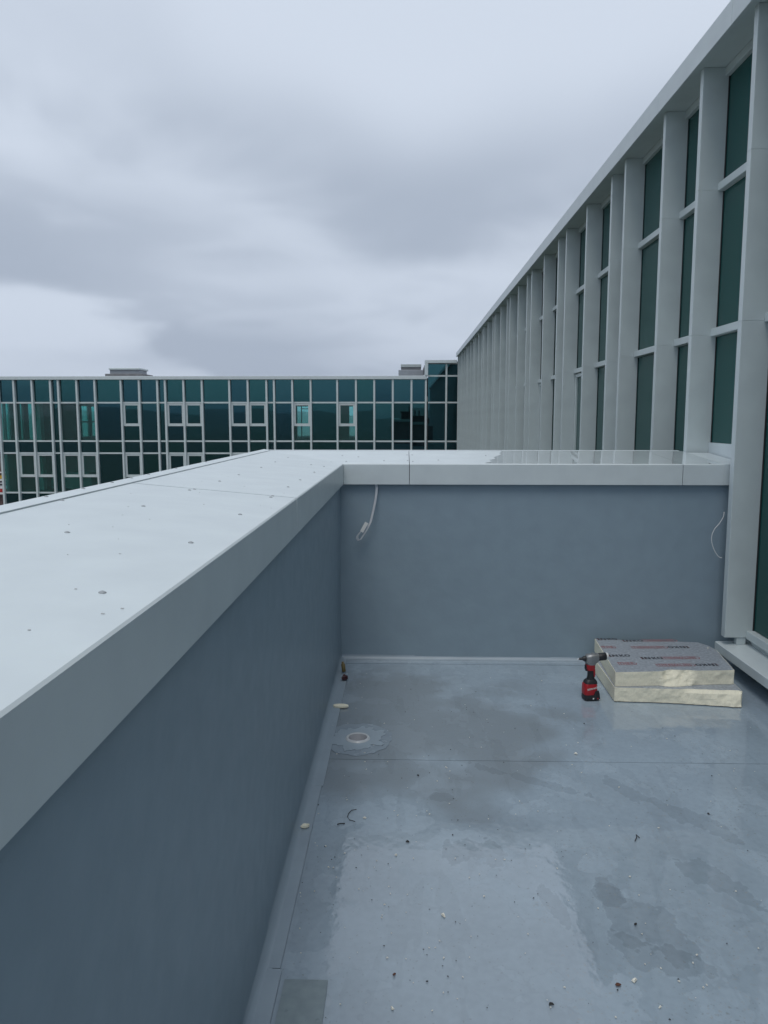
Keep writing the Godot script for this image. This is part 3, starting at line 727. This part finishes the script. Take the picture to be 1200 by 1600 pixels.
func foam_board(called: String, label: String, poly: Array, y0: float, y1: float, seed_: int, rough_amp: float, skew: Callable) -> Node3D:
	var t := thing(called, label, "insulation", "insulation boards stacked in the corner", Vector3(poly[0].x, y0, poly[0].y))
	var base := Vector3(poly[0].x, y0, poly[0].y)
	var n := FastNoiseLite.new(); n.seed = seed_; n.frequency = 14.0; n.fractal_octaves = 4
	var n2 := FastNoiseLite.new(); n2.seed = seed_ + 3; n2.frequency = 3.2; n2.fractal_octaves = 3
	var ring := []          # [point, outward, is_front]
	for k in poly.size():
		var a: Vector2 = poly[k]; var b: Vector2 = poly[(k + 1) % poly.size()]
		var seg := maxi(2, int(a.distance_to(b) / 0.011))
		var dir := (b - a).normalized(); var outw := Vector2(-dir.y, dir.x)
		for s in seg: ring.append([a.lerp(b, s / float(seg)), outw, k == 0, s / float(seg)])
	var K := 9; var P := []
	for q in K + 1:
		var row := []
		for r in ring:
			var y := lerpf(y0, y1, q / float(K))
			var amp: float = rough_amp if r[2] else 0.0012
			var d: float = amp * (n.get_noise_3d(r[0].x, y * 1.3, r[0].y) + 0.9 * n2.get_noise_3d(r[0].x, y, r[0].y))
			var off := Vector2.ZERO
			if r[2]: d += skew.call(r[3], q / float(K), n2.get_noise_2d(r[0].x * 3.0, y * 3.0))
			off = r[1] * d
			row.append(Vector3(r[0].x + off.x, y, r[0].y + off.y) - base)
		P.append(row)
	var st := SurfaceTool.new(); st.begin(Mesh.PRIMITIVE_TRIANGLES); st.set_smooth_group(-1)
	var N := ring.size()
	var cen := Vector3.ZERO
	for p in P[0]: cen += p / float(N)
	cen.y = (y1 - y0) * 0.5
	for q in K:
		for k in N:
			var l := (k + 1) % N
			quad(st, P[q][k], P[q + 1][k], P[q + 1][l], P[q][l])
	var ct := cen; ct.y = y1 - y0; var cb := cen; cb.y = 0.0
	for k in N:
		var l := (k + 1) % N
		out_tri(st, ct, P[K][k], P[K][l], cen); out_tri(st, cb, P[0][k], P[0][l], cen)
	put(st, "foam_core", M.foam, t)
	# foil facing
	var sf := st_new()
	var tip := func(k: int, up: float) -> Vector3:
		var p: Vector3 = P[K][k % N]; var in_ := (ct - p).normalized() * 0.003
		return Vector3(p.x + in_.x, y1 - y0 + up, p.z + in_.z)
	for k in N:
		for v in [Vector3(ct.x, y1 - y0 + 0.0012, ct.z), tip.call(k + 1, 0.0012), tip.call(k, 0.0012)]: sf.add_vertex(v)
		quad(sf, tip.call(k, 0.0012), tip.call(k + 1, 0.0012), tip.call(k + 1, 0.0002), tip.call(k, 0.0002))
	put(sf, "foil_facing", M.foil, t)
	return t

func flat_text(s: String, size: float, mat: Material, parent: Node, at: Vector3, yaw: float, stretch := 1.0) -> MeshInstance3D:
	var f := SystemFont.new(); f.font_names = PackedStringArray(["Droid Sans"]); f.font_weight = 700
	var m := TextMesh.new(); m.text = s; m.font = f; m.font_size = 32; m.pixel_size = size / 24.0; m.depth = 0.0004; m.curve_step = 2.0
	var o := mesh_node("lettering", m, mat, parent)
	o.basis = Basis(Vector3.UP, yaw) * Basis(Vector3.RIGHT, -PI / 2) * Basis.from_scale(Vector3(stretch, 1, 1))
	o.position = at; return o

func build_boards():
	var low := foam_board("insulation_board", "lower cream foam board with a crumbling front edge lying on the floor", [Vector2(1.200, -4.250), Vector2(1.898, -4.205), Vector2(1.935, -4.70), Vector2(1.88, -4.90), Vector2(1.215, -4.88)], 0.005, 0.085, 4, 0.004,
		func(u: float, v: float, nz: float) -> float: return 0.028 * smoothstep(0.35, 1.0, u) * (1.0 - v) - 0.012 * smoothstep(0.5, 0.6, u) * smoothstep(0.75, 1.0, v) + 0.01 * nz * u)
	low.rotation.y = 0.0
	var tops := foam_board("insulation_board", "upper foil faced foam board printed in red and black with a torn front", [Vector2(1.205, -4.262), Vector2(1.897, -4.318), Vector2(1.950, -4.70), Vector2(1.935, -4.80), Vector2(1.895, -4.872), Vector2(1.252, -4.935)], 0.0875, 0.170, 9, 0.0025,
		func(u: float, v: float, nz: float) -> float:
			var tear := smoothstep(0.36, 0.43, u) * smoothstep(0.70, 0.62, u)
			return tear * (0.016 * (1.0 - v) - 0.016 * v + 0.012 * nz) + 0.004 * nz * smoothstep(0.2, 0.4, u))
	# printed bands: black word, then red boxed words; rows run to and fro
	var base: Vector3 = tops.position
	var yaw := 0.055
	var ux := Vector3(cos(yaw), 0, -sin(yaw)); 
	var rowp := [[1046, 1041, 1130, false], [1023, 1030, 1106, true], [1007, 1013, 1096, false], [994, 1002.5, 1082, true]]
	for q in rowp:
		var a := on_y(q[0] - 18.0, q[1] + 0.5, 0.1716); 
		band(tops, a - base, ux, 0.36, q[3], yaw)
	for q in [[968, 1039, true, 0.10], [954, 1026.5, false, 0.12], [942, 1013, true, 0.08], [936, 1000.5, false, 0.12]]:
		var a := on_y(q[0], q[1], 0.1716)
		if q[2]: red_box(tops, a - base, ux, q[3], yaw)
		else: black_word(tops, a - base, ux, 0.0, yaw, false)
	# chip of foam lying on the foil
	var st := st_new(); prism(st, [Vector3(0, 0, 0), Vector3(0.012, 0, 0.002), Vector3(0.006, 0.006, 0.001)], [Vector3(0.001, 0, -0.009), Vector3(0.011, 0, -0.008), Vector3(0.006, 0.005, -0.007)])
	var chip := put(st, "foam_chip", M.crumb); chip.position = on_y(1105, 1013, 0.1716)
	tag(chip, "white foam chip on the foil of the upper board", "chip")

func red_box(parent: Node, a: Vector3, ux: Vector3, w: float, yaw: float):
	var up := Vector3(-ux.z, 0, ux.x) * -1.0
	var h := 0.050; var t := 0.006
	var st := st_new()
	var bar := func(p: Vector3, q: Vector3, r: Vector3, s: Vector3):
		if (q - p).cross(r - p).y > 0.0: quad(st, p, s, r, q)
		else: quad(st, p, q, r, s)
	bar.call(a, a + ux * w, a + ux * w + up * t, a + up * t)
	bar.call(a + up * (h - t), a + ux * w + up * (h - t), a + ux * w + up * h, a + up * h)
	bar.call(a + up * t, a + ux * t + up * t, a + ux * t + up * (h - t), a + up * (h - t))
	bar.call(a + ux * w, a + ux * (w + 0.014) + up * (h * 0.5), a + ux * (w + 0.006) + up * (h * 0.5), a + ux * (w - t))
	bar.call(a + ux * w + up * h, a + ux * (w + 0.014) + up * (h * 0.5), a + ux * (w + 0.006) + up * (h * 0.5), a + ux * (w - t) + up * h)
	put(st, "red_box", M.print_red, parent)
	var n := int(w / 0.021)
	var word := "THERMALINSULATION".substr(0, n)
	flat_text(word, 0.034, M.print_red, parent, a + ux * (w * 0.5) + up * (h * 0.5) + Vector3(0, 0.0004, 0), yaw, w * 0.86 / (n * 0.0150 * 34.0 / 19.0))
func black_word(parent: Node, a: Vector3, ux: Vector3, off: float, yaw: float, flip: bool):
	var up := Vector3(-ux.z, 0, ux.x) * -1.0
	var y := yaw + (PI if flip else 0.0)
	flat_text("INKO", 0.042, M.print_black, parent, a + ux * (off + 0.062) + up * 0.025 + Vector3(0, 0.0004, 0), y, 0.95)
	flat_text("L", 0.042, M.print_red, parent, a + ux * (off + (0.118 if flip else 0.006)) + up * 0.025 + Vector3(0, 0.0004, 0), y, 0.9)
func band(parent: Node, a: Vector3, ux: Vector3, w: float, word_first: bool, yaw: float):
	if word_first:
		black_word(parent, a, ux, 0.0, yaw, false); red_box(parent, a + ux * 0.122, ux, w - 0.14, yaw)
	else:
		red_box(parent, a, ux, w - 0.14, yaw); black_word(parent, a, ux, w - 0.125, yaw, true)

func build_rivet_tool():
	var at := on_y(922.5, 1091.0, 0.006); at.y = 0.0045
	var t := thing("rivet_tool", "red and black cordless rivet tool standing on its battery beside the boards", "power tool", "", at)
	t.rotation.y = 0.16
	var s := 0.00372    # metres for one pixel of the photograph at this distance
	var X := Vector3.RIGHT; var Y := Vector3.UP; var Z := Vector3.BACK
	var P := func(px: float, py: float, z := 0.0) -> Vector3: return Vector3((px - 43.0) * s, (102.0 - py) * s, z)
	# battery foot and base
	mesh_node("battery_base", loft([[P.call(43, 102), 0.044, 0.034, 5.0], [P.call(43, 100.5), 0.0455, 0.036, 5.0], [P.call(43, 96), 0.0455, 0.036, 5.0], [P.call(42.5, 93.5), 0.042, 0.034, 5.0]], X, Z), M.black, t)
	mesh_node("battery_pack", loft([[P.call(41, 93.4), 0.039, 0.033, 4.5], [P.call(41, 90), 0.0395, 0.034, 4.5], [P.call(41, 79), 0.0385, 0.033, 4.5], [P.call(41.3, 76.5), 0.036, 0.030, 4.0]], X, Z), M.red, t)
	mesh_node("latch_panel", loft([[P.call(49.5, 99.5, 0.031), 0.020, 0.0085, 4.0], [P.call(49.2, 94, 0.031), 0.018, 0.0085, 4.0], [P.call(49.6, 87, 0.031), 0.011, 0.0060, 4.0]], X, Z), M.black, t)
	for k in 2: mesh_node("latch_stud", loft([[P.call(43.5 + 7.0 * k, 99.6, 0.039), 0.004, 0.002, 3.0], [P.call(43.5 + 7.0 * k, 97.6, 0.039), 0.004, 0.002, 3.0]], X, Z), M.white if k == 0 else M.red, t)
	mesh_node("collar", loft([[P.call(42, 76.4), 0.037, 0.031, 4.0], [P.call(42, 73.5), 0.036, 0.029, 3.5], [P.call(42.3, 70.5), 0.026, 0.022, 3.0]], X, Z), M.black, t)
	mesh_node("grip", loft([[P.call(42.3, 70.6), 0.023, 0.020, 2.6], [P.call(42.4, 66), 0.0195, 0.0175, 2.5], [P.call(42.4, 58), 0.0195, 0.0175, 2.5], [P.call(42.0, 53), 0.022, 0.019, 2.6]], X, Z), M.black, t)
	mesh_node("red_shell", loft([[P.call(41.2, 56), 0.0215, 0.0205, 3.0], [P.call(41.0, 52), 0.0265, 0.0215, 3.0], [P.call(40.8, 46.8), 0.0265, 0.0235, 3.0]], X, Z), M.red, t)
	mesh_node("shell_strip", loft([[P.call(46.8, 66), 0.0045, 0.0185, 3.0], [P.call(46.4, 60), 0.007, 0.0195, 3.0], [P.call(45.5, 54), 0.009, 0.0208, 3.0]], X, Z), M.red, t)
	mesh_node("trigger", loft([[P.call(35.2, 57), 0.006, 0.009, 3.0], [P.call(34.6, 53.5), 0.009, 0.0105, 3.0], [P.call(34.8, 48), 0.0085, 0.0105, 3.0]], X, Z), M.black, t)
	# head
	mesh_node("gear_head", loft([[P.call(33.2, 39.5), 0.0215, 0.020, 2.6], [P.call(35, 39), 0.0285, 0.0245, 3.0], [P.call(42, 38.8), 0.0305, 0.0255, 3.2], [P.call(50.5, 37.6), 0.0275, 0.0250, 3.0], [P.call(52.6, 36.8), 0.0235, 0.0230, 2.6]], Y, Z), M.cast, t)
	mesh_node("head_skirt", loft([[P.call(41.5, 47.2), 0.0265, 0.0235, 3.0], [P.call(42, 43), 0.030, 0.0262, 3.0], [P.call(43, 41.5), 0.031, 0.0258, 3.0]], X, Z), M.cast, t)
	mesh_node("top_cap", loft([[P.call(45.5, 31.6), 0.0125, 0.014, 3.0], [P.call(45.5, 29.8), 0.0115, 0.0125, 3.0]], X, Z), M.cast, t)
	mesh_node("nose_collar", loft([[P.call(33.4, 38.0), 0.0155, 0.0155, 2.0], [P.call(30.5, 37.8), 0.0150, 0.0150, 2.0], [P.call(28.4, 37.8), 0.0115, 0.0115, 2.0]], Y, Z), M.black, t)
	mesh_node("nose_barrel", loft([[P.call(28.6, 37.9), 0.0085, 0.0085, 2.0], [P.call(24.0, 38.1), 0.0070, 0.0070, 2.0], [P.call(22.2, 38.2), 0.0052, 0.0052, 2.0]], Y, Z), M.black, t)
	mesh_node("nose_tip", loft([[P.call(22.4, 38.3), 0.0036, 0.0036, 2.0], [P.call(19.6, 38.6), 0.0020, 0.0020, 2.0]], Y, Z), M.steel, t)
	mesh_node("mandrel_cup", loft([[P.call(52.2, 36.4), 0.0190, 0.0190, 2.0], [P.call(53.6, 36.3), 0.0222, 0.0222, 2.0], [P.call(64.5, 35.6), 0.0222, 0.0222, 2.0], [P.call(65.2, 35.6), 0.0205, 0.0205, 2.0]], Y, Z), M.black, t)
	mesh_node("cup_cap", loft([[P.call(65.1, 35.6), 0.0212, 0.0212, 2.0], [P.call(67.6, 35.5), 0.0205, 0.0205, 2.0], [P.call(68.6, 35.4), 0.0165, 0.0165, 2.0]], Y, Z), M.white, t)
	var f := SystemFont.new(); f.font_names = PackedStringArray(["Droid Serif"]); f.font_italic = true; f.font_weight = 700
	var tm := TextMesh.new(); tm.text = "Milwaukee"; tm.font = f; tm.font_size = 32; tm.pixel_size = 0.011 / 24.0; tm.depth = 0.0006
	var lo := mesh_node("lettering", tm, M.white, t); lo.position = P.call(44.5, 82.5, 0.0345); lo.rotation.z = 0.22

func build_strap_and_wire():
	var pts := [[587, 752, 0.022], [588.5, 762, 0.022], [588, 772, 0.024], [586, 785, 0.03], [583, 799, 0.04], [579, 816, 0.055], [574, 826, 0.06], [568, 836, 0.062], [563, 843.5, 0.06], [560.5, 844.5, 0.056], [558, 841, 0.052], [558.5, 837, 0.052], [562, 832.5, 0.056], [566, 828.5, 0.06]]
	var st := SurfaceTool.new(); st.begin(Mesh.PRIMITIVE_TRIANGLES); st.set_smooth_group(-1)
	var cv := []
	var anchor := on_z(587, 757, WZ + 0.02)
	for q in pts: cv.append(on_z(q[0], q[1], WZ + q[2]) - anchor)
	var wide := Vector3(0.85, 0.38, 0.36).normalized() * 0.009
	for i in cv.size() - 1:
		var a: Vector3 = cv[i]; var b: Vector3 = cv[i + 1]
		var tn := (b - a).cross(wide).normalized() * 0.0006
		prism(st, [a - wide + tn, a + wide + tn, a + wide - tn, a - wide - tn], [b - wide + tn, b + wide + tn, b + wide - tn, b - wide - tn])
	var s := thing("metal_strap", "thin bent metal strap with a white tag hanging under the coping", "strap", "", anchor)
	put(st, "band", M.foil_strap, s)
	var st2 := st_new()
	var a := on_z(565.0, 831, WZ + 0.068) - anchor; var b := on_z(573.0, 816.5, WZ + 0.066) - anchor
	var side := (b - a).cross(Vector3(0, 0, 1)).normalized() * 0.0115
	var th := Vector3(0, 0, 0.0015)
	prism(st2, [a - side, a + side, a + side + th, a - side + th], [b - side, b + side, b + side + th, b - side + th])
	put(st2, "tag", M.white, s)
	# thin wire by the fin
	var wp := []
	for q in [[1131.5, 800], [1130, 808], [1124, 818], [1117, 826], [1112.5, 836], [1112, 846], [1114.5, 856], [1119, 865], [1124, 870.5], [1128, 871.5]]: wp.append(on_z(q[0], q[1], -4.93))
	var curve := Curve3D.new()
	for i in wp.size():
		var tg: Vector3 = (wp[mini(i + 1, wp.size() - 1)] - wp[maxi(i - 1, 0)]) / 6.0
		curve.add_point(wp[i], -tg, tg)
	var o := mesh_node("loose_wire", tube(Array(curve.tessellate(4, 4)), 0.0022), M.white)
	tag(o, "thin white wire looped out from behind the fin by the end wall", "wire")

func lump(called: String, r: Vector3, seed_: int, mat: Material, at: Vector3, label: String, cat: String, yaw := 0.0, tri := 10) -> MeshInstance3D:
	var st := st_new(); var n := FastNoiseLite.new(); n.seed = seed_; n.frequency = 0.8
	var pt := func(i: int, j: int) -> Vector3:
		var a := TAU * (i % tri) / tri; var e := PI * (j / 6.0 - 0.5)
		var d := Vector3(cos(a) * cos(e), sin(e), sin(a) * cos(e))
		var k := 1.0 + 0.45 * n.get_noise_3dv(d * 1.7)
		return Vector3(d.x * r.x, (d.y + 0.92) * r.y, d.z * r.z) * k
	for j in 6:
		for i in tri: out_quad(st, pt.call(i, j), pt.call(i + 1, j), pt.call(i + 1, j + 1), pt.call(i, j + 1), Vector3(0, r.y, 0))
	var o := put(st, called, mat); o.position = at; o.rotation.y = yaw; tag(o, label, cat); return o

func build_debris():
	var up := Vector3(0, 0.004, 0)
	# olive tube, standing against the cove
	var o := mesh_node("cartridge_tube", loft([[Vector3(0, -0.032, 0), 0.010, 0.010, 2.0], [Vector3(0, -0.030, 0), 0.0125, 0.0125, 2.0], [Vector3(0, 0.018, 0), 0.0125, 0.0125, 2.0], [Vector3(0, 0.022, 0), 0.008, 0.008, 2.0], [Vector3(0, 0.033, 0), 0.007, 0.007, 2.0]], Vector3.RIGHT, Vector3.BACK, 16), M.brass)
	o.position = Vector3(-0.382, 0.044, -4.70); o.rotation_degrees = Vector3(-12, 0, 8); tag(o, "small olive brown tube leaning in the corner of the parapets", "tube")
	lump("plastic_cap", Vector3(0.021, 0.016, 0.021), 3, M.maroon, Vector3(-0.362, 0.006, -4.56), "small dark maroon lump on the floor near the corner", "cap")
	var st := st_new()
	for k in 24:
		var a := TAU * k / 24; var b := TAU * (k + 1) / 24
		var p := Vector3(cos(a) * 0.043, 0.009, sin(a) * 0.022); var q := Vector3(cos(b) * 0.043, 0.009, sin(b) * 0.022)
		for v in [Vector3(0, 0.010, 0), p, q]: st.add_vertex(v)
		quad(st, p, p - Vector3(0, 0.009, 0), q - Vector3(0, 0.009, 0), q)
	var ov := put(st, "foam_offcut", M.foam); ov.position = Vector3(-0.350, 0.0065, -4.12); ov.rotation.y = -0.06; tag(ov, "flat oval cream foam offcut lying across the lap strip", "offcut")
	lump("foam_chunk", Vector3(0.018, 0.008, 0.011), 5, M.foam, Vector3(-0.385, 0.008, -2.835), "cream foam chunk lying against the foot of the long parapet", "chunk", 0.4)
	lump("dead_leaf", Vector3(0.009, 0.002, 0.006), 6, M.brown, on_y(966, 1539, 0.006), "red brown scrap of leaf on the wet membrane", "leaf", 0.2)
	lump("rubber_scrap", Vector3(0.006, 0.003, 0.004), 7, M.grit, on_y(993, 1445, 0.006), "black scrap lying alone in the damp patch", "scrap", 0.6)
	lump("leaf_fragment", Vector3(0.006, 0.0016, 0.004), 8, M.brown, on_y(616, 1523, 0.006), "pale brown leaf fragment beside a white crumb", "leaf", 1.0)
	var wp := []
	for q in [[557, 1264.5], [549, 1266], [544.5, 1271], [543, 1276], [546, 1281], [555, 1283.5]]: wp.append(on_y(q[0], q[1], 0.0062))
	var tw := mesh_node("thread", tube(wp, 0.0014, 6), M.grit); tag(tw, "curled black thread on the floor below the outlet", "thread")
	var wp2 := []
	for q in [[527, 1288], [532, 1286.5], [539, 1286.5]]: wp2.append(on_y(q[0], q[1], 0.0066))
	var tw2 := mesh_node("twig", tube(wp2, 0.0022, 6), M.grit); tag(tw2, "short black twig beside the curled thread", "twig")
	var wp3 := []
	for q in [[992, 1314], [995, 1308], [994, 1304]]: wp3.append(on_y(q[0], q[1], 0.0066))
	wp3.append(wp3[1] + Vector3(0.006, 0.001, -0.004)); wp3.append(wp3[1] + Vector3(0.009, 0.0, 0.006))
	var tw3 := mesh_node("forked_scrap", tube(wp3, 0.0016, 6), M.grit); tag(tw3, "tiny forked black scrap on the open membrane", "scrap")
	# crumbs and grit too small to count
	for kind in 2:
		var rng := RandomNumberGenerator.new(); rng.seed = 100 + kind
		var sc := st_new()
		for k in (210 if kind == 0 else 150):
			var px := rng.randf_range(440.0, 1195.0); var py := 1045.0 + 550.0 * pow(rng.randf(), 1.2)
			if rng.randf() < 0.45: px = clampf(rng.randfn(640.0, 110.0), 470.0, 1190.0); py = clampf(rng.randfn(1290.0, 110.0), 1050.0, 1590.0)
			var p := on_y(px, py, 0.0045)
			if p.x < -0.38 or p.x > 2.1 or (p.x > 1.17 and p.z < -4.16) or Vector2(p.x + 0.23, p.z + 3.7).length() < 0.07: continue
			if p.z > -0.95: p.y = 0.0085
			var s := rng.randf_range(0.0010, 0.0026) * (1.0 if rng.randf() > 0.08 else 2.2)
			if kind == 1: s *= 0.8
			var a := rng.randf() * TAU; var u := Vector3(cos(a), 0, sin(a)) * s * rng.randf_range(0.8, 1.9); var v := Vector3(-sin(a), 0, cos(a)) * s
			prism(sc, [p - u - v, p + u - v, p + u * 0.6 + v, p - u], [p - u * 0.6 - v * 0.6 + Vector3(0, s, 0), p + u * 0.5 - v * 0.6 + Vector3(0, s, 0), p + u * 0.4 + v * 0.5 + Vector3(0, s, 0), p - u * 0.5 + Vector3(0, s, 0)])
		var g := put(sc, "foam_crumbs" if kind == 0 else "dark_grit", M.crumb if kind == 0 else M.grit)
		g.set_meta("kind", "stuff"); tag(g, "white foam crumbs scattered over the membrane floor" if kind == 0 else "dark specks of grit scattered over the membrane floor", "crumbs" if kind == 0 else "grit")

func _ready():
	tilt_rng.seed = 7
	setup_view()
	make_materials()
	build_town()
	build_terrace()
	build_parapets()
	build_fin_block()
	build_far_wing()
	build_drain()
	build_boards()
	build_rivet_tool()
	build_strap_and_wire()
	build_debris()
